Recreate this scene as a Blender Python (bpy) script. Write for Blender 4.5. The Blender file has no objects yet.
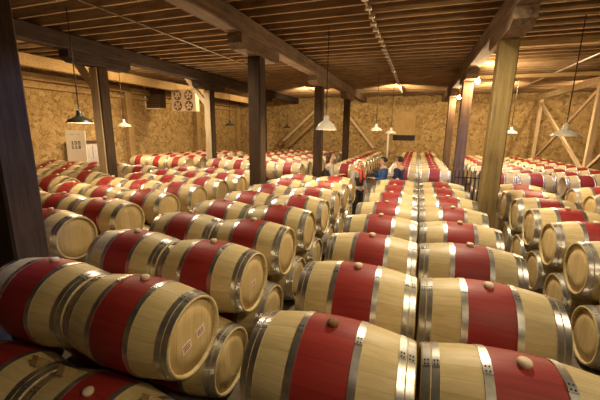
import bpy, bmesh, math, random
from mathutils import Vector, Matrix
random.seed(7)
C = bpy.context.scene.collection
PI = math.pi
FLOOR = -2.449          # the camera stands at the origin, 2.43 m above the floor
JOIST = 2.28           # underside of the joists

# ------------------------------------------------------------------ materials
def nt(name):
    m = bpy.data.materials.new(name); m.use_nodes = True
    t = m.node_tree; b = t.nodes['Principled BSDF']
    return m, t, b

def node(t, kind, **kw):
    n = t.nodes.new(kind)
    for k, v in kw.items():
        if k == 'op': n.operation = v
        elif isinstance(k, str) and k.startswith('i'): n.inputs[int(k[1:])].default_value = v
        else: setattr(n, k, v)
    return n

def ramp(t, fac, stops):
    r = t.nodes.new('ShaderNodeValToRGB')
    e = r.color_ramp.elements
    while len(e) < len(stops): e.new(0.5)
    for el, (p, c) in zip(e, stops): el.position = p; el.color = (*c, 1)
    t.links.new(fac, r.inputs[0]); return r.outputs[0]

def mth(t, op, a, b=None):
    n = t.nodes.new('ShaderNodeMath'); n.operation = op
    for i, v in enumerate((a, b)):
        if v is None: continue
        if isinstance(v, (int, float)): n.inputs[i].default_value = v
        else: t.links.new(v, n.inputs[i])
    return n.outputs[0]

def mix(t, blend, fac, a, b):
    n = t.nodes.new('ShaderNodeMix'); n.data_type = 'RGBA'; n.blend_type = blend
    if isinstance(fac, (int, float)): n.inputs[0].default_value = fac
    else: t.links.new(fac, n.inputs[0])
    for s, v in ((6, a), (7, b)):
        if isinstance(v, tuple): n.inputs[s].default_value = (*v, 1)
        else: t.links.new(v, n.inputs[s])
    return n.outputs[2]

def noise(t, vec, scale, detail=4, rough=.6):
    n = t.nodes.new('ShaderNodeTexNoise'); n.inputs['Scale'].default_value = scale
    n.inputs['Detail'].default_value = detail; n.inputs['Roughness'].default_value = rough
    if vec is not None: t.links.new(vec, n.inputs['Vector'])
    return n.outputs['Fac']

def mapped(t, scale, coord='Object', rand=True):
    tc = t.nodes.new('ShaderNodeTexCoord'); mp = t.nodes.new('ShaderNodeMapping')
    mp.inputs['Scale'].default_value = scale
    t.links.new(tc.outputs[coord], mp.inputs['Vector'])
    if rand:
        oi = t.nodes.new('ShaderNodeObjectInfo')
        cx = t.nodes.new('ShaderNodeCombineXYZ')
        for i in range(3): t.links.new(mth(t, 'MULTIPLY', oi.outputs['Random'], 37.0 + 11 * i), cx.inputs[i])
        t.links.new(cx.outputs[0], mp.inputs['Location'])
    return mp.outputs[0]

def bump(t, b, h, strength, dist=.02):
    n = t.nodes.new('ShaderNodeBump'); n.inputs['Strength'].default_value = strength
    n.inputs['Distance'].default_value = dist
    t.links.new(h, n.inputs['Height']); t.links.new(n.outputs[0], b.inputs['Normal'])

def stave_wood(name, c_lo, c_hi, rough, radial=True, tint=.35):
    m, t, b = nt(name)
    tc = t.nodes.new('ShaderNodeTexCoord'); sp = t.nodes.new('ShaderNodeSeparateXYZ')
    t.links.new(tc.outputs['Object'], sp.inputs[0])
    if radial:
        a = mth(t, 'ARCTAN2', sp.outputs[1], sp.outputs[2])
        u = mth(t, 'MULTIPLY', a, 28 / (2 * PI))
        vec = mapped(t, (1.6, 22, 22))
    else:
        u = mth(t, 'MULTIPLY', sp.outputs[1], 11.0)
        vec = mapped(t, (6, 45, 3))
    oi = t.nodes.new('ShaderNodeObjectInfo')
    seed = mth(t, 'ADD', mth(t, 'FLOOR', u), mth(t, 'MULTIPLY', oi.outputs['Random'], 91.0))
    wn = t.nodes.new('ShaderNodeTexWhiteNoise'); wn.noise_dimensions = '1D'
    t.links.new(seed, wn.inputs['W'])
    grain = noise(t, vec, 1.6, 5, .62)
    v = mth(t, 'ADD', mth(t, 'MULTIPLY', wn.outputs['Value'], .30), mth(t, 'MULTIPLY', grain, .85))
    col = ramp(t, v, [(.2, c_lo), (.85, c_hi)])
    fr = mth(t, 'FRACT', u)
    edge = mth(t, 'ABSOLUTE', mth(t, 'SUBTRACT', fr, .5))
    seam = mth(t, 'GREATER_THAN', edge, .478)
    col = mix(t, 'MULTIPLY', mth(t, 'MULTIPLY', seam, tint), col, (.25, .18, .12))
    hv = mth(t, 'ADD', .86, mth(t, 'MULTIPLY', oi.outputs['Random'], .22))
    hs = t.nodes.new('ShaderNodeHueSaturation'); t.links.new(hv, hs.inputs['Value']); t.links.new(col, hs.inputs['Color'])
    t.links.new(hs.outputs[0], b.inputs['Base Color'])
    b.inputs['Roughness'].default_value = rough
    b.inputs['Specular IOR Level'].default_value = .35
    bump(t, b, mth(t, 'SUBTRACT', grain, mth(t, 'MULTIPLY', seam, .8)), .22, .004)
    return m

def timber(name, c_lo, c_hi, axis, rough=.8, coord='Object'):
    m, t, b = nt(name)
    sc = [14, 14, 14]; sc[axis] = .9
    vec = mapped(t, tuple(sc), coord)
    g = noise(t, vec, 1.3, 6, .68)
    big = noise(t, mapped(t, (1.5, 1.5, 1.5), coord), 1.0, 4, .6)
    v = mth(t, 'ADD', mth(t, 'MULTIPLY', g, .7), mth(t, 'MULTIPLY', big, .4))
    col = ramp(t, v, [(.36, c_lo), (.52, tuple(.5 * (p + q) for p, q in zip(c_lo, c_hi))), (.74, c_hi)])
    t.links.new(col, b.inputs['Base Color'])
    b.inputs['Roughness'].default_value = rough
    b.inputs['Specular IOR Level'].default_value = .25
    bump(t, b, g, .6, .012)
    return m

def stone(name):
    m, t, b = nt(name)
    vec = mapped(t, (1, 1, 1), 'Object', False)
    dn = t.nodes.new('ShaderNodeTexNoise'); dn.inputs['Scale'].default_value = 2.2; t.links.new(vec, dn.inputs['Vector'])
    w = mix(t, 'LINEAR_LIGHT', .12, vec, dn.outputs['Color'])
    vo = t.nodes.new('ShaderNodeTexVoronoi'); vo.feature = 'DISTANCE_TO_EDGE'; vo.inputs['Scale'].default_value = 6.4
    vc = t.nodes.new('ShaderNodeTexVoronoi'); vc.inputs['Scale'].default_value = 6.4
    for q in (vo, vc): t.links.new(w, q.inputs['Vector'])
    sp = t.nodes.new('ShaderNodeSeparateColor'); t.links.new(vc.outputs['Color'], sp.inputs[0])
    fine = noise(t, vec, 14, 6, .7)
    v = mth(t, 'ADD', mth(t, 'MULTIPLY', sp.outputs[0], .32), mth(t, 'MULTIPLY', fine, .8))
    col = ramp(t, v, [(.26, (.12, .07, .028)), (.52, (.35, .23, .095)), (.86, (.58, .43, .21))])
    mort = mth(t, 'SMOOTH_MIN', mth(t, 'MULTIPLY', vo.outputs['Distance'], 16.0), 1.0)
    col = mix(t, 'MIX', mort, mix(t, 'MULTIPLY', 1.0, (.52, .37, .18), ramp(t, fine, [(.3, (.55, .55, .55)), (.7, (1, 1, 1))])), col)
    t.links.new(col, b.inputs['Base Color'])
    b.inputs['Roughness'].default_value = .92
    b.inputs['Specular IOR Level'].default_value = .15
    bump(t, b, mth(t, 'ADD', mort, mth(t, 'MULTIPLY', fine, 1.6)), .5, .035)
    return m

def plain(name, col, rough=.6, metal=0., spec=.4, vary=.15, scale=9.0):
    m, t, b = nt(name)
    n = noise(t, mapped(t, (1, 1, 1)), scale, 4, .6)
    c = ramp(t, n, [(.3, tuple(max(0, x * (1 - vary)) for x in col)), (.7, tuple(min(1, x * (1 + vary)) for x in col))])
    t.links.new(c, b.inputs['Base Color'])
    b.inputs['Roughness'].default_value = rough
    b.inputs['Metallic'].default_value = metal
    b.inputs['Specular IOR Level'].default_value = spec
    return m

def glow(name, col, strength):
    m, t, b = nt(name)
    b.inputs['Base Color'].default_value = (*col, 1)
    b.inputs['Emission Color'].default_value = (*col, 1)
    b.inputs['Emission Strength'].default_value = strength
    return m

M = {}
M['oak'] = stave_wood('oak_staves', (.44, .325, .145), (.66, .535, .29), .46)
M['red'] = stave_wood('wine_red_stain', (.20, .013, .013), (.33, .034, .028), .5, tint=.4)
M['head'] = stave_wood('oak_head_boards', (.46, .33, .14), (.64, .48, .24), .5, radial=False)
M['steel'] = plain('galvanised_hoop', (.60, .58, .54), .33, .92, .5, .22, 14)
M['rivet'] = plain('hoop_rivet', (.07, .055, .045), .7, 0, .2)
M['bung'] = plain('silicone_bung', (.66, .54, .38), .55, 0, .4, .1)
M['cork'] = plain('brown_cork', (.20, .10, .045), .7, 0, .3, .3, 60)
M['paper'] = plain('paper_label', (.80, .60, .50), .7, 0, .3, .12, 60)
M['ink'] = plain('ink', (.13, .06, .05), .7)
M['post'] = timber('weathered_post', (.020, .012, .007), (.085, .052, .028), 2)
M['post_pale'] = timber('pale_post', (.10, .066, .024), (.27, .19, .075), 2)
M['post_mid'] = timber('brown_post', (.07, .042, .028), (.22, .14, .095), 2)
M['plank'] = timber('pale_plank', (.34, .25, .14), (.62, .50, .32), 2)  # wood of the knee braces; also paints the posts' lit fronts
M['beam'] = timber('weathered_beam', (.05, .034, .022), (.27, .185, .12), 1)
M['beam_dark'] = timber('dark_beam', (.016, .011, .009), (.085, .058, .045), 1)
M['beam_x'] = timber('cross_timber', (.20, .12, .05), (.48, .33, .15), 0)
M['joist'] = timber('joist', (.12, .07, .034), (.44, .29, .15), 0)
M['board'] = timber('ceiling_boarding', (.012, .006, .004), (.05, .025, .013), 1)  # shade of the joist gaps put into the board colour
M['frame'] = timber('frame_timber', (.40, .28, .15), (.68, .52, .33), 2)
M['stone'] = stone('rubble_stone')
M['floor'] = plain('concrete_floor', (.16, .13, .10), .85, 0, .2, .3, 3)
M['enamel'] = plain('white_enamel', (.78, .72, .60), .35, 0, .5, .05)
M['enamel_backlit'] = plain('backlit_enamel', (.035, .035, .022), .35, 0, .5, .1)  # backlit lamp shades, their darkness put into the colour
M['cable'] = plain('cable', (.05, .04, .03), .6)
M['pipe'] = plain('conduit', (.30, .25, .18), .45, .6)
M['fix'] = plain('clip_metal', (.55, .47, .38), .4, .5)
M['white'] = plain('white_board', (.78, .72, .62), .6, 0, .3, .05, 4)
M['iron'] = plain('black_iron', (.02, .016, .012), .5, .4)
M['fanbox'] = plain('fan_housing', (.80, .62, .42), .6, .0, .3, .06)
M['fandark'] = plain('fan_blade_metal', (.20, .13, .07), .5, .3)
M['fanblack'] = plain('dark_coil', (.06, .035, .022), .6, .3)
M['skin'] = plain('skin', (.62, .36, .25), .5, 0, .4, .06)
M['hair_dark'] = plain('dark_hair', (.03, .02, .014), .6)
M['hair_white'] = plain('white_hair', (.80, .74, .62), .6)
M['grey'] = plain('grey_cloth', (.36, .34, .33), .8)
M['black'] = plain('black_cloth', (.022, .020, .022), .8)
M['navy'] = plain('navy_cloth', (.016, .026, .10), .8)
M['blue'] = plain('blue_cloth', (.03, .085, .25), .8)
M['redcloth'] = plain('red_cloth', (.50, .09, .06), .8)
M['tan'] = plain('tan_cloth', (.55, .34, .24), .8)
M['bulb'] = glow('lit_bulb', (1, .80, .45), 40)
M['bulb_dim'] = glow('dim_bulb', (1, .82, .55), 3)
M['door'] = timber('door_boards', (.30, .19, .08), (.50, .35, .16), 2)

# ------------------------------------------------------------------ mesh helpers
def box(bm, x0, x1, y0, y1, z0, z1, mi=0, bev=0):
    r = bmesh.ops.create_cube(bm, size=1)
    vs = r['verts']
    for v in vs:
        v.co = Vector(((x0 + x1) / 2 + v.co.x * (x1 - x0), (y0 + y1) / 2 + v.co.y * (y1 - y0), (z0 + z1) / 2 + v.co.z * (z1 - z0)))
    fs = set(f for v in vs for f in v.link_faces)
    for f in fs: f.material_index = mi
    if bev:
        es = list(set(e for v in vs for e in v.link_edges))
        bmesh.ops.bevel(bm, geom=es, offset=bev, segments=1, affect='EDGES', profile=.5)
    return vs

def bar(bm, a, b, w, h, mi=0, bev=0):
    a, b = Vector(a), Vector(b); d = b - a; L = d.length
    r = bmesh.ops.create_cube(bm, size=1); vs = r['verts']
    q = d.to_track_quat('X', 'Z').to_matrix()
    for v in vs:
        v.co = q @ Vector((v.co.x * L, v.co.y * w, v.co.z * h)) + (a + b) / 2
    for f in set(f for v in vs for f in v.link_faces): f.material_index = mi
    if bev:
        bmesh.ops.bevel(bm, geom=list(set(e for v in vs for e in v.link_edges)), offset=bev, segments=1, affect='EDGES', profile=.5)

def tube(bm, pts, r, n=8, mi=0):
    pts = [Vector(p) for p in pts]; rings = []
    for i, p in enumerate(pts):
        d = (pts[min(i + 1, len(pts) - 1)] - pts[max(i - 1, 0)]).normalized()
        q = d.to_track_quat('Z', 'Y').to_matrix()
        rings.append([bm.verts.new(p + q @ Vector((r * math.cos(2 * PI * k / n), r * math.sin(2 * PI * k / n), 0))) for k in range(n)])
    for a, b in zip(rings, rings[1:]):
        for k in range(n):
            f = bm.faces.new((a[k], a[(k + 1) % n], b[(k + 1) % n], b[k])); f.material_index = mi; f.smooth = True
    for rg, s in ((rings[0], -1), (rings[-1], 1)):
        f = bm.faces.new(rg if s > 0 else rg[::-1]); f.material_index = mi

def lathe(bm, prof, n, axis='Z', mis=None, cap=False, origin=(0, 0, 0)):
    """prof: list of (t, r) along the axis"""
    o = Vector(origin); rings = []
    for t, r in prof:
        ring = []
        for k in range(n):
            a = 2 * PI * k / n
            c, s = r * math.cos(a), r * math.sin(a)
            p = Vector((t, s, c)) if axis == 'X' else Vector((c, s, t)) if axis == 'Z' else Vector((c, t, s))
            ring.append(bm.verts.new(o + p))
        rings.append(ring)
    for i, (a, b) in enumerate(zip(rings, rings[1:])):
        for k in range(n):
            f = bm.faces.new((a[k], b[k], b[(k + 1) % n], a[(k + 1) % n])); f.smooth = True
            if mis: f.material_index = mis[i]
    if cap:
        for rg in (rings[0], rings[-1]):
            f = bm.faces.new(rg)
            if mis: f.material_index = mis[0] if rg is rings[0] else mis[-1]
    return rings

def mesh(name, bm, mats):
    bmesh.ops.recalc_face_normals(bm, faces=bm.faces)
    me = bpy.data.meshes.new(name); bm.to_mesh(me); bm.free()
    for m in (mats if isinstance(mats, (list, tuple)) else [mats]): me.materials.append(m)
    return me

def obj(name, bm, mats, parent=None, loc=None):
    o = bpy.data.objects.new(name, mesh(name, bm, mats) if isinstance(bm, bmesh.types.BMesh) else bm)
    C.objects.link(o)
    if parent: o.parent = parent
    if loc: o.location = loc
    return o

def thing(name, label, cat, loc=(0, 0, 0), rot=(0, 0, 0), group=None):
    o = bpy.data.objects.new(name, None); C.objects.link(o)
    o.location = loc; o.rotation_euler = rot; o.empty_display_size = .2
    o['label'] = label; o['category'] = cat
    if group: o['group'] = group
    return o

def tag(o, label, cat, group=None):
    o['label'] = label; o['category'] = cat
    if group: o['group'] = group
    return o

def struct(name, bm, mats, parent=None):
    o = obj(name, bm, mats, parent)
    if not parent: o['kind'] = 'structure'
    return o

def new(): return bmesh.new()

# ------------------------------------------------------------------ the barrel (axis along X, bung up)
HL, RB, RH = .488, .360, .298       # half length, bilge radius, end radius
def rad(x): return RH + (RB - RH) * (1 - (abs(x) / HL) ** 2.0)

def staves_bm(n, solid_ends):
    bm = new()
    xs = [-.488, -.45, -.40, -.34, -.27, -.21, -.154, -.12, -.06, 0, .06, .12, .154, .21, .27, .34, .40, .45, .488]
    prof = [(x, rad(x)) for x in xs]
    mis = [1 if abs((a[0] + b[0]) / 2) < .154 else 0 for a, b in zip(prof, prof[1:])]
    if solid_ends:          # far barrels: hoops and heads in one mesh
        prof = [(x, r) for x, r in prof]
        lathe(bm, [(-.462, .02), (-.462, RH - .03), (-.488, RH - .02)] + prof + [(.488, RH - .02), (.462, RH - .03), (.462, .02)], n, 'X', [2, 0, 0] + mis + [0, 0, 2], cap=True)
        for a, b in ((-.482, -.442), (-.434, -.396), (-.198, -.154), (.154, .198), (.396, .434), (.442, .482)):
            lathe(bm, [(a, rad(a) - .004), (a, rad(a) + .004), (b, rad(b) + .004), (b, rad(b) - .004)], n, 'X', [3, 3, 3])
        lathe(bm, [(RB - .01, .030), (RB + .010, .030), (RB + .022, .020)], 10, 'Z', [4, 4], cap=True)
    else:
        inner = [(.488, RH - .020), (.462, RH - .026)]
        prof2 = [(-x, r) for x, r in inner[::-1]] + prof + inner
        lathe(bm, prof2, n, 'X', [0, 0] + mis + [0, 0])
    return bm

def hoop_bm(a, b, n):
    bm = new(); th = .0045
    rings = lathe(bm, [(a, rad(a) - .003), (a, rad(a) + th), (b, rad(b) + th), (b, rad(b) - .003)], n, 'X')
    for rg in rings:
        for k in range(n): bm.edges.get((rg[k], rg[(k + 1) % n])).smooth = False
    # the riveted lap: a second thickness with four rivets, near the top of the barrel
    a0 = -.30
    rows = []
    for k in range(6):
        an = a0 + .15 * k / 5
        rows.append([bm.verts.new((x, (rad(x) + th + .0035) * math.sin(an), (rad(x) + th + .0035) * math.cos(an))) for x in (a, b)])
    low = [[bm.verts.new((v.co.x, v.co.y * .97, v.co.z * .97)) for v in r] for r in (rows[0], rows[-1])]
    for r, q in zip(rows, rows[1:]): bm.faces.new((r[0], r[1], q[1], q[0]))
    bm.faces.new((rows[0][0], rows[0][1], low[0][1], low[0][0])); bm.faces.new((rows[-1][0], rows[-1][1], low[1][1], low[1][0]))
    for fx in (.3, .7):
        for an in (a0 + .035, a0 + .115):
            x = a + (b - a) * fx; r = rad(x) + th + .003
            o = Vector((x, r * math.sin(an), r * math.cos(an)))
            g = bmesh.ops.create_uvsphere(bm, u_segments=6, v_segments=4, radius=.0055, matrix=Matrix.Translation(o))
            for f in set(f for v in g['verts'] for f in v.link_faces): f.material_index = 1
    return bm

def head_bm(s, n):
    bm = new()
    lathe(bm, [(s * .440, RH - .020), (s * .462, RH - .020), (s * .465, RH * .5), (s * .465, .001)], n, 'X')
    return bm

def bung_bm():
    bm = new()
    lathe(bm, [(RB - .012, .028), (RB + .004, .033), (RB + .018, .037), (RB + .029, .031), (RB + .034, .012)], 14, 'Z', cap=True)
    return bm

HOOPS = ((-.482, -.442), (-.434, -.396), (-.198, -.154), (.154, .198), (.396, .434), (.442, .482))
NSEG = 56
stave_me = mesh('staves', staves_bm(NSEG, False), [M['oak'], M['red']])
hoop_mes = [mesh('hoop', hoop_bm(a, b, NSEG), [M['steel'], M['rivet']]) for a, b in HOOPS]
head_mes = [mesh('head', head_bm(s, NSEG), M['head']) for s in (-1, 1)]
bung_me = mesh('bung', bung_bm(), M['bung'])
far_me = mesh('wine_barrel', staves_bm(28, True), [M['oak'], M['red'], M['head'], M['steel'], M['bung']])

def first_barrel():
    t = thing('wine_barrel', '-', 'barrel')
    obj('staves', stave_me, None, t)
    for h in hoop_mes: obj('hoop', h, None, t)
    for h in head_mes: obj('head', h, None, t)
    obj('bung', bung_me, None, t)
    return t
proto, proto_kids, proto_used = first_barrel(), None, False
proto_kids = list(proto.children)

def barrel(x, y, z, label, group, tilt=None, near=True, yaw=0):
    """one barrel; the near ones carry their parts, the distant ones are a single mesh"""
    global proto_used
    rx = random.uniform(-.10, .10) if tilt is None else tilt
    if near:
        if not proto_used: t, proto_used = proto, True
        else:
            t = proto.copy(); C.objects.link(t)
            for ch in proto_kids:
                c = ch.copy(); C.objects.link(c); c.parent = t
    else:
        t = bpy.data.objects.new('wine_barrel', far_me); C.objects.link(t)
    t.location = (x, y, z); t.rotation_euler = (rx, 0, yaw)
    t['label'] = label; t['category'] = 'barrel'; t['group'] = group
    return t

ORD = ['first', 'second', 'third', 'fourth', 'fifth', 'sixth', 'seventh', 'eighth', 'ninth', 'tenth', 'eleventh', 'twelfth']
ZT, ZL = -1.153 - RB, -1.153 - RB - .575      # axis heights of the upper and lower tier

def visible_margin(x, y): return y > .53 * (-x) - .75 and y > 2.25 * x - .95

LEFT = [-1.93, -2.93, -4.85, -5.85, -6.85, -8.33, -9.33, -10.33, -11.33, -12.33]
LOFF = [0, 0, .32, .32, .32, .02, .02, .02, .02, .02]
def jit(): return random.uniform(-.003, .003), random.uniform(-.012, .012)

labelled = {}
for ci, x in enumerate(LEFT):
    for k in range(8):
        y = 1.838 + LOFF[ci] + .9197 * k - (.035 if k == 0 else 0)
        if ci == 5 and k == 6: continue            # the post stands here
        if not visible_margin(x, y): continue
        jx, jy = (0, 0) if ci < 2 else jit()
        b = barrel(x + jx, y + jy, ZT, 'red-banded top barrel, %s row back, %s column from aisle, left stack' % (ORD[k], ORD[ci]), 'upper barrels of the left stack',
                   {(0, 0): -.12, (0, 1): -.05}.get((ci, k)))
        labelled[('L', ci, k)] = b
for ci, x in enumerate(LEFT[:6]):
    for k in range(-1, 8):
        y = 1.838 + LOFF[ci] + .9197 * (k + .5) - (.04 if k < 0 else 0)
        if k == 7 and ci > 3: continue
        if ci >= 2 and k > 2 and ci != 2: continue
        if not visible_margin(x, y) or y > 8.2: continue
        barrel(x, y, ZL, 'lower oak barrel, %s row back, %s column from aisle, left stack' % (ORD[k + 1], ORD[ci]), 'lower barrels of the left stack',
               .12 if k < 0 else None, near=(ci < 2))
for ci, (x, cn) in enumerate([(-.395, 'left-hand'), (.605, 'right-hand')]):
    for k in range(8):
        y = 1.768 + .9427 * k
        labelled[('C', ci, k)] = barrel(x, y, ZT, 'red-banded top barrel, %s row back, %s column, central stack' % (ORD[k], cn), 'upper barrels of the central stack', {0: .02}.get(k))
    for k in range(0, 7):
        barrel(x, 1.768 + .9427 * (k + .5), ZL, 'lower oak barrel, %s row back, %s column, central stack' % (ORD[k], cn), 'lower barrels of the central stack')
RIGHT = [(2.32, 4.40 - .885, 7, 'inner column'), (3.9, 6.36, 4, 'outer column')]
for ci, (x, y0, n, cn) in enumerate(RIGHT):
    for k in range(n):
        y = y0 + .885 * k
        if visible_margin(x - .5, y):
            barrel(x, y, ZT, 'red-banded top barrel, %s row back, %s, right stack' % (ORD[k], cn), 'upper barrels of the right stack')
        if k < n - 1 and visible_margin(x - .5, y + .43):
            barrel(x, y + .4425, ZL, 'lower oak barrel, %s row back, %s, right stack' % (ORD[k], cn), 'lower barrels of the right stack', near=(ci == 0))

# the stacks beyond the cross aisle
def back_stack(cols, y0, rows, where, group, low=True):
    for ci, x in enumerate(cols):
        for k in range(rows):
            y = y0 + .94 * k
            if x < -8.5 and abs(y - 12.4) < .6 and x > -9.4: continue
            jx, jy = jit()
            barrel(x + jx, y + jy, ZT, 'distant top barrel, %s row, %s column from right, %s' % (ORD[k], ORD[ci], where), group, near=False)
        if low:
            for k in range(2):
                barrel(x, y0 + .94 * (k + .5), ZL, 'distant lower barrel, %s row, %s column from right, %s' % (ORD[k], ORD[ci], where), group + ', lower tier', near=False)
back_stack([-4.46, -5.45, -6.55, -7.54], 11.5, 9, 'rear left stack', 'rear left stack barrels')
back_stack([-9.5, -10.5, -11.5], 11.5, 6, 'rear corner stack', 'rear corner stack barrels')
back_stack([-2.42], 11.9, 10, 'rear stack by posts', 'rear post stack barrels')
back_stack([.6, -.38], 11.6, 11, 'rear central stack', 'rear central stack barrels')
back_stack([3.37, 2.38], 11.5, 10, 'rear right stack', 'rear right stack barrels')
back_stack([5.56, 4.57], 11.5, 9, 'stack by braced frame', 'frame side stack barrels')

# paper labels on two heads of the left stack (children of the head)
def paper(barrel_obj, spots):
    hd = [c for c in barrel_obj.children if c.name.startswith('head')][1]
    for (y, z, w, h, a) in spots:
        bm = new()
        box(bm, .4655, .4672, -w / 2, w / 2, -h / 2, h / 2)
        for r in range(3):
            zz = h * (.26 - .24 * r)
            x0 = -w * .38
            for q in range(5):
                ww = w * random.uniform(.07, .13)
                box(bm, .4670, .4678, x0, x0 + ww, zz - h * .07, zz + h * .07, 1); x0 += ww + w * .05
        bmesh.ops.transform(bm, matrix=Matrix.Translation((0, y, z)) @ Matrix.Rotation(a, 4, 'X'), verts=bm.verts)
        p = obj('paper_label', bm, [M['paper'], M['ink']], hd); p['label'] = 'small pinkish paper label'
ck = [c for c in labelled[('C', 0, 0)].children if c.name.startswith('bung')][0]
ck.data = ck.data.copy(); ck.data.materials[0] = M['cork']; ck['label'] = 'brown cork bung'
paper(labelled[('L', 0, 0)], [(-.075, -.055, .10, .075, .25), (.085, -.005, .10, .075, .25)])
paper(labelled[('L', 0, 1)], [(.02, -.02, .08, .05, .2)])

# wooden wedges between the tiers at the near left
def wedge(x, y, z, label, flip=1, rz=0):
    bm = new()
    v = [bm.verts.new(p) for p in ((-.05, -.11, 0), (.05, -.11, 0), (.05, .11, 0), (-.05, .11, 0), (-.05, .11, .10), (.05, .11, .10), (-.05, -.11, .015), (.05, -.11, .015))]
    for f in ((0, 3, 2, 1), (0, 1, 7, 6), (3, 4, 5, 2), (6, 7, 5, 4), (0, 6, 4, 3), (1, 2, 5, 7)): bm.faces.new([v[i] for i in f])
    o = obj('wooden_wedge', bm, M['beam_x'], loc=(x, y, z)); o.rotation_euler = (0, 0, rz)
    return tag(o, label, 'wedge', 'wedges between the barrel tiers')

for x, lab in ((-2.57, 'wooden wedge under the second top barrel of the nearest row'), (-2.29, 'wooden wedge at the inner end of the labelled nearest barrel'),
               (-1.52, 'wooden wedge below the labelled round end of the nearest barrel')):
    o = wedge(x, 1.41, -1.775, lab); o.rotation_euler = (.42, 0, PI); o.scale = (.6, .6, .75)

# ------------------------------------------------------------------ building shell
XL, XR, YB, YF = -13.2, 9.5, 23.2, -5.0
bm = new(); box(bm, XL - .5, XR + .5, YF - .5, YB + .5, FLOOR - .2, FLOOR); struct('floor', bm, M['floor'])
bm = new(); box(bm, XL - .5, XL, YF - .5, YB + .5, FLOOR, 3); struct('wall_left', bm, M['stone'])
bm = new(); box(bm, XR, XR + .5, YF - .5, YB + .5, FLOOR, 3); struct('wall_right', bm, M['stone'])
bm = new(); box(bm, XL, XR, YB, YB + .5, FLOOR, 3); struct('wall_back', bm, M['stone'])
bm = new(); box(bm, XL, XR, YF - .5, YF, FLOOR, 3); struct('wall_front', bm, M['stone'])
# ceiling: boarding with the joists as its parts
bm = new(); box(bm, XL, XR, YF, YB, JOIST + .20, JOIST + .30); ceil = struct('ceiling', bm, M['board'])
bm = new(); box(bm, XL + .02, XR - .02, -.03, .03, 0, .21, 0, .006); jme = mesh('joist', bm, M['joist'])
y = .2; ji = 0
while y < YB - .1:
    j = bpy.data.objects.new('joist', jme); C.objects.link(j); j.parent = ceil
    j.location = (0, y, JOIST + random.uniform(-.01, .01)); j.rotation_euler = (0, random.uniform(-.0008, .0008), random.uniform(-.003, .003))
    y += .46
for nm, x in (('left', XL + .16), ('right', XR - .16)):
    bm = new(); box(bm, x - .14, x + .14, YF, YB, 1.62, 1.86, 0, .01); struct('trim_1' if nm == 'left' else 'trim_2', bm, M['beam_x'])
bm = new(); box(bm, -11.55, -11.27, .5, YB - .02, 1.80, 2.16, 0, .02)
tag(obj('purlin', bm, M['beam_x']), 'pale heavy purlin running along the left wall below joists', 'beam')['kind'] = 'structure'
bm = new(); box(bm, XL + .01, XL + .14, YF, YB, 1.36, 1.48, 0, .01); struct('trim_7', bm, M['beam_x'])
# beams on posts
BZ0, BZ1 = 1.90, JOIST - .011
beamx = [(-8.5, 'long dark roof beam over the left side'), (-3.64, 'heavy roof beam above the dark middle posts'), (1.39, 'roof beam above the olive-brown post on the right'), ]
for x, lab in beamx:
    bm = new(); box(bm, x - .17, x + .17, YF + .02, YB - .02, BZ0, BZ1, 0, .018)
    o = obj('roof_beam', bm, M['beam_dark' if x < -5 else 'beam']); tag(o, lab, 'beam', 'roof beams'); o['kind'] = 'structure'

def post(x, y, mat, label, top=1.62, w=.155):
    t = thing('timber_post', label, 'post', (x, y, FLOOR), group='timber posts')
    bm = new(); box(bm, -w, w, -w, w, 0, top - FLOOR, 0, .02); obj('shaft', bm, mat, t)
    bm = new()
    # the bolster: a short timber along the beam with sloped undersides at its ends
    L, h0, h1 = .95, top - FLOOR, BZ0 - FLOOR - .002
    v = []
    for sx in (-.165, .165):
        v.append([bm.verts.new((sx, yy, zz)) for yy, zz in ((-L + .16, h0), (L - .16, h0), (L, h0 + .10), (L, h1), (-L, h1), (-L, h0 + .10))])
    bm.faces.new(v[0]); bm.faces.new(v[1][::-1])
    for i in range(6): bm.faces.new((v[0][i], v[0][(i + 1) % 6], v[1][(i + 1) % 6], v[1][i]))
    obj('bolster', bm, M['beam_dark' if x < -5 else 'beam'], t)
    return t
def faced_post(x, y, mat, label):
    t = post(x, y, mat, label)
    bm = new(); box(bm, -.15, .12, -.195, -.157, 0, 1.60 - FLOOR, 0, .004); obj('lit_face', bm, M['plank'], t)  # pale board added as the post's lit front side
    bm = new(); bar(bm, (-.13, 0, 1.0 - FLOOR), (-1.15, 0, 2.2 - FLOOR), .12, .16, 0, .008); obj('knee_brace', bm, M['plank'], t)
post(-3.64, 2.0, M['post'], 'big dark timber post at left edge behind the nearest barrels')
post(-3.64, 7.2, M['post'], 'dark brown post standing among left stack barrels, beneath heavy beam bolster')
post(-3.64, 12.4, M['post'], 'slim-looking dark post behind the pale bell lamp')
post(-3.64, 17.6, M['post'], 'small distant dark post nearest the brick back wall, left of the visitors')
post(1.39, 7.2, M['post_pale'], 'leaning-looking olive-brown post between central and right stacks')
post(1.39, 12.4, M['post_mid'], 'reddish-brown post just behind the olive-brown post')
post(1.39, 17.6, M['post_mid'], 'thin distant post behind the reddish-brown post')
faced_post(-8.5, 7.2, M['post'], 'post with pale lit front, behind the dark hanging lamp at left, beside the white board')
faced_post(-8.5, 12.4, M['post'], 'lit-faced post right of the fan unit')
faced_post(-8.5, 17.6, M['post'], 'distant lit-faced post of the left beam, far corner')
# posts built against the left wall
for i, yy in enumerate((7.2, 12.4, 17.6, 22.6)):
    bm = new(); box(bm, XL + .01, XL + .26, yy - .17, yy + .17, FLOOR, 1.62, 0, .015)
    o = struct('trim_%d' % (3 + i), bm, M['beam_x'])
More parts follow.
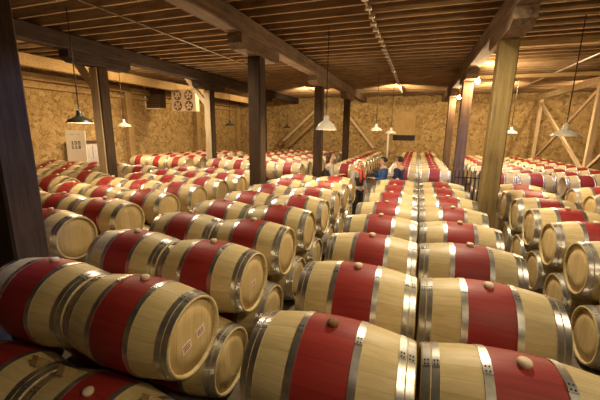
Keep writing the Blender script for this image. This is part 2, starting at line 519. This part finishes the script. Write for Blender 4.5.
# cross timbers on the right bays
for yy, lab in ((9.7, 'yellowish cross timber running right from the olive-brown post'), (14.8, 'farther cross timber above the frame side stack')):
    bm = new(); box(bm, 1.56, XR - .32, yy - .09, yy + .09, 2.02, 2.15, 0, .01)
    tag(obj('cross_timber', bm, M['beam_x']), lab, 'beam')['kind'] = 'structure'

# braced timber frame on the right
t = thing('braced_frame', 'pale timber frame with crossed braces at the right wall', 'frame', (6.4, 0, FLOOR))
def fb(nm, a, b, w, h):
    bm = new(); bar(bm, (0, a[0], a[1]), (0, b[0], b[1]), w, h, 0, .008); return obj(nm, bm, M['frame'], t)
Z0 = -FLOOR
fb('top_rail', (11.0, Z0 + 2.04), (23.1, Z0 + 2.04), .16, .28)
for yy in (11.4, 16.1, 22.7): fb('post', (yy, 0), (yy, Z0 + 1.90), .18, .18)
for a, b in (((16.1, Z0 + 1.75), (22.7, Z0 - 1.6)), ((16.1, Z0 - 1.6), (22.7, Z0 + 1.75)), ((11.4, Z0 + 1.75), (16.1, Z0 - 1.4))):
    fb('brace', a, b, .10, .12)

# boarded opening and braces at the back wall
t = thing('plank_hatch', 'pale brown plank hatch above a dark opening in the back wall', 'hatch', (-.9, YB, 0))
bm = new(); box(bm, -.68, .68, -.06, -.002, -.2, 1.3); obj('boards', bm, M['door'], t)
bm = new(); box(bm, -.7, .7, -.04, -.002, -.55, -.2); obj('opening', bm, M['black'], t)
bm = new(); bar(bm, (-9.8, YB - .2, -1.1), (-6.9, YB - .2, 1.5), .18, .2, 0, .01)
tag(obj('diagonal_brace', bm, M['frame']), 'pale diagonal timber rising right against the back wall, behind the post', 'brace')
bm = new(); bar(bm, (-8.9, YB - .45, -1.1), (-6.5, YB - .45, 1.05), .16, .2, 0, .01)
tag(obj('diagonal_brace', bm, M['beam_x']), 'darker diagonal timber just below the pale one at the back wall', 'brace')
bm = new(); bar(bm, (-5.0, YB - .2, 1.5), (-2.8, YB - .2, -1.1), .14, .16, 0, .01)
tag(obj('diagonal_brace', bm, M['frame']), 'diagonal timber falling right behind the small distant dark post', 'brace')
bm = new(); tube(bm, [(-1.85, YB - .6, FLOOR), (-1.85, YB - .6, .0)], .07, 10)
tag(obj('white_pipe', bm, M['white']), 'short white vertical pipe at the back wall under lamps', 'pipe')

# fan unit by the left wall
t = thing('fan_unit', 'pale box fan unit with four round fans under left ceiling', 'fan', (-11.1, 14.0, .84), (0, 0, 0))
bm = new(); box(bm, -.72, .72, -.05, .25, 0, 1.06, 0, .02)
obj('housing', bm, M['fanbox'], t)
for fx in (-.33, .33):
    for fz in (.28, .78):
        f = new(); lathe(f, [(-.075, .235), (-.055, .235), (-.055, .205), (-.075, .205), (-.075, .235)], 24, 'Y', origin=(fx, 0, fz))
        g = obj('fan_guard', f, M['fandark'], t)
        f = new(); lathe(f, [(-.052, .20), (-.052, .002)], 24, 'Y', origin=(fx, 0, fz))
        for k in range(5):
            a = 2 * PI * k / 5 + fx
            bar(f, (fx + .04 * math.cos(a), -.06, fz + .04 * math.sin(a)), (fx + .18 * math.cos(a), -.064, fz + .18 * math.sin(a)), .012, .09, 1)
        obj('fan_blades', f, [M['fandark'], M['fanbox']], g)
for fx in (-.6, .6):
    bm = new(); tube(bm, [(fx, .1, 1.05), (fx, .1, JOIST - .84)], .02, 8); obj('hanger', bm, M['pipe'], t)
t = thing('cooling_coil', 'dark square coil in a pale bracket left of the fan unit', 'cooler', (-12.72, 13.7, .98))
bm = new(); box(bm, -.42, .42, 0, .4, .05, 1.0)
for i in range(9): box(bm, -.40, .40, -.02, 0, .10 + .1 * i, .13 + .1 * i, 1)
obj('coil', bm, [M['fanblack'], M['fandark']], t)
bm = new(); bar(bm, (-.46, -.06, 0), (-.46, -.06, 1.1), .05, .06); bar(bm, (-.49, -.06, 0), (.42, -.06, 0), .05, .06)
obj('bracket', bm, M['enamel'], t)
bm = new(); tube(bm, [(-.44, -.06, .62), (-.55, -.06, .62)], .03); obj('pipe_stub', bm, M['enamel'], t)
bm = new(); tube(bm, [(.3, .3, .95), (.3, .3, JOIST - .98)], .02, 8); obj('hanger', bm, M['pipe'], t)

# white board on the far left barrels
t = thing('white_board', 'tall white board with dark characters leaning behind left barrels', 'sign', (-10.5, 7.75, -1.10), (-.08, 0, .62))
bm = new(); box(bm, -.28, .28, -.02, .02, 0, 1.0, 0, .008); obj('panel', bm, M['white'], t)
FONT = {'1': ('010', '110', '010', '010', '111'), '5': ('111', '100', '111', '001', '111'), '3': ('111', '001', '111', '001', '111'), '8': ('111', '101', '111', '101', '111')}
for row, txt in ((.56, '155'), (.42, '118')):
    for ci, ch in enumerate(txt):
        bm = new()
        for r, line in enumerate(FONT[ch]):
            for c, q in enumerate(line):
                if q == '1':
                    x0 = -.13 + ci * .095 + c * .022; z0 = row + .10 - r * .022
                    box(bm, x0, x0 + .022, -.024, -.0195, z0 - .022, z0)
        obj('character', bm, M['ink'], t)
bm = new(); box(bm, -.16, -.04, -.024, -.0195, .86, .89); box(bm, .06, .12, -.024, -.0195, .86, .89)
obj('tape', bm, M['frame'], t)

t = thing('grey_cabinet', 'grey cabinet with dark top by the left wall beside the white board', 'cabinet', (-12.75, 9.8, FLOOR))
bm = new(); box(bm, -.35, .35, -.45, .45, 0, -.62 - FLOOR, 0, .01); obj('body', bm, M['grey'], t)
bm = new(); box(bm, -.38, .40, -.5, .5, -.62 - FLOOR, -.54 - FLOOR, 0, .008); obj('top', bm, M['post'], t)
for yy in (-.22, .22):
    bm = new(); box(bm, .352, .372, yy - .2, yy + .2, .1, -.68 - FLOOR, 0, .004); d = obj('door', bm, M['grey'], t)
    bm = new(); tube(bm, [(.385, yy * .2, .9), (.385, yy * .2, 1.05)], .012, 6); obj('handle', bm, M['iron'], d)

# small iron railing in the aisle by the posts
t = thing('iron_railing', 'black picket railing behind the olive-brown post', 'railing', (1.32, 9.9, FLOOR), (0, 0, 0))
bm = new(); bar(bm, (-.28, 0, 1.25), (.34, 0, 1.25), .03, .03); bar(bm, (-.28, 0, .3), (.34, 0, .3), .03, .03); obj('rail', bm, M['iron'], t)
for i in range(7):
    x = -.27 + .1 * i
    bm = new(); tube(bm, [(x, 0, 0), (x, 0, 1.45)], .016, 6); obj('picket', bm, M['iron'], t)

# conduits below the joists
for x, r, lab, y0 in ((-1.07, .02, 'thin ceiling conduit with rows of clips above the central aisle', .5), (-5.95, .02, 'plain thin ceiling conduit over the left stack', .5)):
    t = thing('conduit', lab, 'conduit', (x, 0, JOIST - .035))
    bm = new(); tube(bm, [(0, y0, 0), (0, 21, 0)], r, 8); obj('pipe', bm, M['pipe'], t)
    if x > -2:
        bm = new(); box(bm, -.06, .06, -.05, .05, -.06, .01, 0, .012); cme = mesh('clip', bm, M['fix'])
        yy = 4.8
        while yy < 20.5:
            c = bpy.data.objects.new('clip', cme); C.objects.link(c); c.parent = t; c.location = (random.uniform(-.02, .02), yy, 0); yy += .46
t = thing('conduit', 'conduit crossing the right bay toward the braced frame', 'conduit', (0, 0, JOIST - .05))
bm = new(); tube(bm, [(4.6, 10.5, 0), (4.6, 21.5, 0)], .03, 8); obj('pipe', bm, M['fix'], t)

# ------------------------------------------------------------------ lamps
LIGHTS = []
def lamp_light(x, y, z, power, col=(1, .72, .42), radius=.08, nm='lamp_light'):
    l = bpy.data.lights.new(nm, 'POINT'); l.energy = power; l.color = col; l.shadow_soft_size = radius
    o = bpy.data.objects.new(nm, l); C.objects.link(o); o.location = (x, y, z); o['kind'] = 'helper'
    return o

def pendant(x, y, z, mat, label, r=.25, power=0, bell=False):
    """z is the rim of the shade"""
    t = thing('pendant_lamp', label, 'lamp', (x, y, z), group='hanging lamps')
    s = r / .25
    prof = [(0, .25), (.02, .245), (.07, .20), (.11, .12), (.14, .07), (.17, .055), (.25, .05), (.26, .02)] if not bell else \
           [(0, .25), (.03, .24), (.09, .21), (.15, .17), (.20, .10), (.23, .065), (.33, .06), (.34, .02)]
    prof = [(a * s, b * s) for a, b in prof]
    inner = [(a - .006, max(.004, b - .008)) for a, b in prof[1:6]][::-1] + [(.0, prof[0][1] - .006)]
    bm = new(); lathe(bm, [(a, b) for a, b in prof], 28, 'Z'); lathe(bm, inner, 28, 'Z', [1] * (len(inner) - 1))
    obj('lamp_shade', bm, [mat, M['enamel']], t)
    top = JOIST - z
    bm = new(); tube(bm, [(0, 0, prof[-1][0] - .01), (0, 0, top)], .011, 6); obj('cord', bm, M['cable'], t)
    bm = new(); bmesh.ops.create_uvsphere(bm, u_segments=12, v_segments=8, radius=.045 * s, matrix=Matrix.Translation((0, 0, .055 * s)))
    for f in bm.faces: f.smooth = True
    obj('bulb', bm, M['bulb_dim'] if power else M['enamel'], t)
    if power: lamp_light(x, y, z - .03, power)
    return t
pendant(-6.66, 5.07, .09, M['enamel_backlit'], 'large dark hanging lamp over the left stack', power=60)
pendant(-10.7, 9.9, .06, M['enamel'], 'white hanging lamp right of the left-hand post, by the wall', power=90)
pendant(-12.3, 17.6, .2, M['enamel'], 'tiny white hanging lamp below the fan unit', .22)
pendant(-8.91, 14.64, .18, M['enamel_backlit'], 'small dark hanging lamp in front of left wall, past the fan unit')
pendant(-8.3, 20.8, .15, M['enamel_backlit'], 'tiny dark hanging lamp before the pale diagonal timber')
pendant(-2.08, 7.72, .02, M['enamel'], 'pale bell-shaped hanging lamp in front of a dark post', bell=True, power=70)
pendant(-1.68, 14.2, .05, M['enamel'], 'white hanging lamp over the rear stacks, higher of a close pair', power=40)
pendant(-1.18, 15.69, -.07, M['enamel'], 'white hanging lamp over the rear stacks, lower of a close pair', power=0)
pendant(3.63, 16.05, .0, M['enamel'], 'white hanging lamp before the back wall, right of the olive-brown post', power=60)
pendant(2.88, 8.4, -.04, M['enamel'], 'large white hanging lamp in front of the braced frame', power=70)

def flood(x, y, z, label, power):
    t = thing('flood_lamp', label, 'lamp', (x, y, z), group='beam lamps')
    bm = new(); lathe(bm, [(.0, .03), (.06, .035), (.10, .05)], 14, 'Z', cap=True); obj('socket', bm, M['fix'], t)
    bm = new(); bmesh.ops.create_uvsphere(bm, u_segments=14, v_segments=10, radius=.07, matrix=Matrix.Translation((0, 0, -.04)))
    for f in bm.faces: f.smooth = True
    obj('bulb', bm, M['bulb'], t)
    lamp_light(x + .12, y - .12, z - .14, power, (1, .70, .36), .06)
flood(1.62, 12.05, 1.62, 'bright bare bulb on the reddish-brown post', 160)
flood(1.62, 17.2, 1.62, 'smaller distant bare bulb below the right beam', 160)

# unseen fill spots added: over and behind the camera
def down(x, y, z, power, col, ang=150, r=.2):
    l = bpy.data.lights.new('down_fill', 'SPOT'); l.energy = power; l.color = col; l.spot_size = math.radians(ang); l.spot_blend = .8; l.shadow_soft_size = r
    o = bpy.data.objects.new('down_fill', l); C.objects.link(o); o.location = (x, y, z); o['kind'] = 'helper'
down(1.6, -.6, 1.9, 170, (1, .80, .53), 160, .25); down(4.4, 2.8, 1.9, 270, (1, .80, .53), 160, .25); down(.4, 5.6, 2.1, 580, (1, .83, .56), 155, .25)
# added fill spots hidden above the lower edge of the beams
down(-5.3, 6.0, 2.2, 420, (1, .80, .55)); down(-5.3, 10.2, 2.2, 620, (1, .82, .58)); down(-9.6, 11.0, 2.2, 420, (1, .80, .55))
down(-6.0, 14.5, 2.2, 560, (1, .78, .52)); down(-.8, 13.5, 2.2, 300, (1, .80, .55)); down(3.6, 11.0, 2.2, 260, (1, .82, .58)); down(4.0, 16.0, 2.2, 480, (1, .78, .5))
# cool spots added to tint the rear stack fronts and near post

def aim(x, y, z, tgt, power, col, ang, r=.1, nm='aimed_fill'):
    down(x, y, z, power, col, ang, r); o = C.objects[-1]; o.name = nm
    o.rotation_euler = (Vector(tgt) - Vector((x, y, z))).to_track_quat('-Z', 'Y').to_euler()
aim(2.2, 9.1, 2.1, (2.7, 12, -1.7), 320, (.36, .44, 1), 75)
aim(.2, 9.0, 2.2, (.2, 12, -1.7), 160, (.40, .50, 1), 60)
aim(-1.3, 3.4, 2.2, (-3.5, 2.15, -.5), 260, (.36, .46, 1), 34)
aim(2.0, -.8, 1.3, (1.5, 7.0, 1.75), 420, (1, .78, .42), 46)  # added spot lifting the right-hand bolster and beam
aim(-9.0, 10.4, 2.1, (-11.1, 14.0, 1.2), 200, (1, .76, .46), 50)  # added spot brightening the fan unit
aim(1.6, 1.2, 1.7, (-1.5, 2.9, -1.5), 150, (1, .76, .42), 62)  # added warm spot on the nearest barrel heads
# unseen upward fill added low in the cross aisle for the joist undersides
for (x, y, p) in ((-8.0, 10.2, 260), (-5.4, 10.3, 330), (-2.9, 10.6, 130), (1.3, 10.4, 120), (3.9, 10.2, 200)):
    aim(x, y, -1.55, (x, y - 2.2, 2.4), p, (1, .72, .42), 140)
aim(-5.6, 1.6, .2, (-6.0, 6.0, 2.4), 30, (1, .76, .46), 130)  # weak upward fill added for the left front ceiling
aim(1.75, 12.9, 2.1, (6.4, 15.5, 1.2), 380, (1, .76, .46), 120)  # unseen spot added to brighten the braced frame
# unseen wall-washing fill added behind the beams
def wash(x, y, z, tgt, power, col=(1, .68, .32), ang=128):
    l = bpy.data.lights.new('wall_fill', 'SPOT'); l.energy = power; l.color = col; l.spot_size = math.radians(ang); l.spot_blend = .6; l.shadow_soft_size = .1
    o = bpy.data.objects.new('wall_fill', l); C.objects.link(o); o.location = (x, y, z); o['kind'] = 'helper'
    o.rotation_euler = (Vector(tgt) - Vector((x, y, z))).to_track_quat('-Z', 'Y').to_euler()
for y in (5.5, 9.8, 15.0, 20.0):
    wash(-8.9, y, 2.02, (XL, y, -.6), 240 if y < 6 else 340, (1, .70, .36))
for x in (-6.0, -1.2, 3.4):
    wash(x, 17.4, 2.1, (x, YB, -.4), 470, (1, .72, .40))
wash(7.5, 17.4, 2.1, (7.5, YB, -.4), 520, (1, .72, .40))

# ------------------------------------------------------------------ people
def skin_mesh(name, verts, edges, radii, mats, root=0, sub=2):
    me = bpy.data.meshes.new(name); me.from_pydata(verts, edges, []); me.update()
    o = bpy.data.objects.new('tmp', me); C.objects.link(o)
    md = o.modifiers.new('s', 'SKIN'); md.use_smooth_shade = True
    sv = me.skin_vertices[0].data
    for i, r in enumerate(radii):
        sv[i].radius = r if isinstance(r, tuple) else (r, r); sv[i].use_root = (i == root)
    o.modifiers.new('u', 'SUBSURF').levels = sub
    dg = bpy.context.evaluated_depsgraph_get(); dg.update()
    out = bpy.data.meshes.new_from_object(o.evaluated_get(dg))
    bpy.data.objects.remove(o); bpy.data.meshes.remove(me)
    out.name = name; out.materials.clear()
    for m in mats: out.materials.append(m)
    for p in out.polygons: p.use_smooth = True
    return out

def person(label, loc, rz, top, legs, hair, arms, height=1.74, vest=None, head_yaw=0, long_hair=False, scarf=False):
    """arms: ((elbow), (wrist)) for the right (+x) and left (-x) side; the figure faces +y"""
    t = thing('person', label, 'person', loc, (0, 0, rz), 'visitors in the cross aisle')
    s = height / 1.74
    V, E, R = [], [], []
    def add(p, r, prev=None):
        V.append(tuple(q * s for q in p)); R.append(tuple(q * s for q in r) if isinstance(r, tuple) else r * s)
        if prev is not None: E.append((prev, len(V) - 1))
        return len(V) - 1
    pel = add((0, 0, .93), (.145, .11))
    wa = add((0, .0, 1.08), (.13, .095), pel); ch = add((0, 0, 1.28), (.155, .105), wa); sh = add((0, -.01, 1.42), (.11, .08), ch)
    nk = add((0, .0, 1.49), .052, sh); j = add((0, .02, 1.555), (.062, .07), nk); hm = add((0, .022, 1.625), (.072, .092), j); ht = add((0, .01, 1.70), (.055, .07), hm)
    hands = []
    for sx, (el, wr) in zip((1, -1), arms):
        a = add((sx * .165, -.005, 1.40), .062, sh); b = add((sx * el[0], el[1], el[2]), .045, a); c = add((sx * wr[0], wr[1], wr[2]), .028, b)
        d = Vector((sx * (wr[0] - el[0]), wr[1] - el[1], wr[2] - el[2])).normalized()
        side = d.cross(Vector((0, 0, 1))); side = side.normalized() if side.length > .1 else Vector((1, 0, 0))
        w = Vector((sx * wr[0], wr[1], wr[2]))
        pm = w + d * .075; p = add(pm, (.036, .02), c)
        nrm = side.cross(d)
        for q, (off, ln) in enumerate(((-.03, .062), (-.01, .075), (.011, .07), (.031, .055))):
            k1 = pm + d * .03 + side * off; k2 = k1 + d * ln * .55 - nrm * .006; k3 = k2 + d * ln * .45 - nrm * .022
            f = add(k1, .010, p); f = add(k2, .009, f); add(k3, .007, f)
        th = w + d * .035 - side * .035; f = add(th, .013, c); add(th - side * .03 + d * .035, .010, f)
    for sx in (1, -1):
        a = add((sx * .09, 0, .86), .09, pel); b = add((sx * .10, .015, .48), .06, a); c = add((sx * .10, -.015, .09), .042, b)
        add((sx * .105, .13, .045), .036, c)
    body = obj('body', skin_mesh('body', V, E, R, [M['skin']]), None, t)
    # face: nose, mouth, ears and eyes on the body mesh
    f = new(); f.from_mesh(body.data)
    def ball(c, r, sc=(1, 1, 1), mi=0):
        bmesh.ops.create_uvsphere(f, u_segments=8, v_segments=6, radius=1, matrix=Matrix.Translation(Vector(c) * s) @ Matrix.Diagonal((r * sc[0] * s, r * sc[1] * s, r * sc[2] * s, 1)))
        if mi:
            f.faces.ensure_lookup_table()
            for q in f.faces[-48:]: q.material_index = mi
    ball((0, .112, 1.612), .018, (.8, 1.1, 1.5)); ball((.075, .02, 1.62), .026, (.45, .8, 1.2)); ball((-.075, .02, 1.62), .026, (.45, .8, 1.2))
    for sx in (.03, -.03): ball((sx, .098, 1.637), .010, (1, .8, .8), 1)
    ball((0, .096, 1.572), .02, (1.2, .5, .35), 2)
    f.to_mesh(body.data); f.free(); body.data.materials.append(M['hair_dark']); body.data.materials.append(M['redcloth'])
    # clothes, each its own skin around the same joints
    G = 1.14
    def garment(nm, idx_pts, edges, radii, mat):
        return obj(nm, skin_mesh(nm, [tuple(Vector(p) * s) for p in idx_pts], edges, [tuple(q * s for q in r) if isinstance(r, tuple) else r * s for r in radii], [mat]), None, t)
    P = [(0, 0, .82), (0, 0, 1.08), (0, 0, 1.28), (0, -.008, 1.455)]; Rr = [(.165, .13), (.155, .118), (.18, .128), (.115, .092)]; Ee = [(0, 1), (1, 2), (2, 3)]
    for sx, (el, wr) in zip((1, -1), arms):
        k = len(P); P += [(sx * .165, -.005, 1.40), (sx * el[0], el[1], el[2]), (sx * (el[0] * .1 + wr[0] * .9), el[1] * .1 + wr[1] * .9, el[2] * .1 + wr[2] * .9)]
        Rr += [.078, .06, .044]; Ee += [(3, k), (k, k + 1), (k + 1, k + 2)]
    garment('jacket', P, Ee, Rr, M[top])
    if vest:
        garment('vest', [(0, 0, .93), (0, 0, 1.1), (0, -.005, 1.27), (0, -.012, 1.38)], [(0, 1), (1, 2), (2, 3)], [(.18, .14), (.17, .13), (.192, .14), (.16, .115)], M[vest])
    if scarf:
        f = new()
        tube(f, [(.10 * math.cos(a) * s, (.012 + .085 * math.sin(a)) * s, (1.47 - .02 * math.sin(a)) * s) for a in [2 * PI * q / 12 for q in range(13)]], .034 * s, 8)
        tube(f, [(.05 * s, .105 * s, 1.46 * s), (.06 * s, .15 * s, 1.3 * s), (.06 * s, .155 * s, 1.12 * s)], .04 * s, 8)
        tube(f, [(-.05 * s, .105 * s, 1.46 * s), (-.06 * s, .15 * s, 1.3 * s), (-.06 * s, .155 * s, 1.16 * s)], .04 * s, 8)
        obj('scarf', f, M['redcloth'], t)
    P = [(0, 0, .99)]; Rr = [(.150, .115)]; Ee = []
    for sx in (1, -1):
        k = len(P); P += [(sx * .09, 0, .85), (sx * .10, .015, .48), (sx * .10, -.015, .10)]; Rr += [.105, .076, .062]; Ee += [(0, k), (k, k + 1), (k + 1, k + 2)]
    garment('trousers', P, Ee, Rr, M[legs])
    for sx in (1, -1):
        f = new()
        bmesh.ops.create_uvsphere(f, u_segments=12, v_segments=8, radius=1, matrix=Matrix.Translation((sx * .104 * s, .06 * s, .045 * s)) @ Matrix.Diagonal((.052 * s, .14 * s, .045 * s, 1)))
        obj('shoe', f, M['black'], t)
    f = new()
    bmesh.ops.create_uvsphere(f, u_segments=20, v_segments=12, radius=1, matrix=Matrix.Translation((0, -.002 * s, 1.655 * s)) @ Matrix.Diagonal((.088 * s, .108 * s, .098 * s, 1)))
    cut = [v for v in f.verts if (v.co.y > .035 * s and v.co.z < 1.69 * s) or v.co.z < (1.50 if long_hair else 1.59) * s]
    bmesh.ops.delete(f, geom=cut, context='VERTS')
    if long_hair:
        bmesh.ops.create_uvsphere(f, u_segments=14, v_segments=10, radius=1, matrix=Matrix.Translation((0, -.055 * s, 1.56 * s)) @ Matrix.Diagonal((.085 * s, .055 * s, .13 * s, 1)))
    for q in f.faces: q.smooth = True
    obj('hair', f, M[hair], t)
    return t
rest = ((.24, -.02, 1.12), (.24, .09, .88))
fwd = ((.22, .04, 1.12), (.14, .28, 1.16))
up = ((.22, .08, 1.13), (.19, .30, 1.30))
person('dark-haired person in grey top and black vest beside distant post', (-2.38, 9.35, FLOOR), -1.1, 'grey', 'black', 'hair_dark', (fwd, rest), 1.80, vest='black', long_hair=True)
person('white-haired person in dark vest and red scarf in the narrow aisle', (-1.45, 8.95, FLOOR), -2.2, 'grey', 'black', 'hair_white', (rest, rest), 1.70, vest='black', scarf=True)
person('person in blue jacket raising a hand, facing the white-haired one', (-.85, 9.45, FLOOR), 1.9, 'blue', 'black', 'hair_dark', (up, fwd), 1.76)
person('dark-haired person in navy jacket nearest the rear central stack', (-.42, 9.5, FLOOR), 1.2, 'navy', 'black', 'hair_dark', (fwd, rest), 1.78)

# ------------------------------------------------------------------ camera and look
cam = bpy.data.cameras.new('camera'); co = bpy.data.objects.new('camera', cam); C.objects.link(co)
yaw, pitch, roll, f = .3379, .2093, -.0142, 327.08
cam.sensor_width = 36; cam.lens = 36 * f / 600; cam.clip_end = 200
co.matrix_world = Matrix.Rotation(yaw, 4, 'Z') @ Matrix.Rotation(PI / 2 - pitch, 4, 'X') @ Matrix.Rotation(-roll, 4, 'Z')
sc = bpy.context.scene
sc.camera = co
w = bpy.data.worlds.new('world'); sc.world = w; w.use_nodes = True
w.node_tree.nodes['Background'].inputs[0].default_value = (.05, .04, .03, 1)
sc.view_settings.view_transform = 'Standard'; sc.view_settings.look = 'None'
sc.view_settings.gamma = 1; sc.view_settings.exposure = .45
sc.view_settings.use_curve_mapping = False
try:
    sc.cycles.use_denoising = True
    sc.cycles.max_bounces = 8; sc.cycles.diffuse_bounces = 5
    sc.cycles.sample_clamp_indirect = 6
except Exception: pass
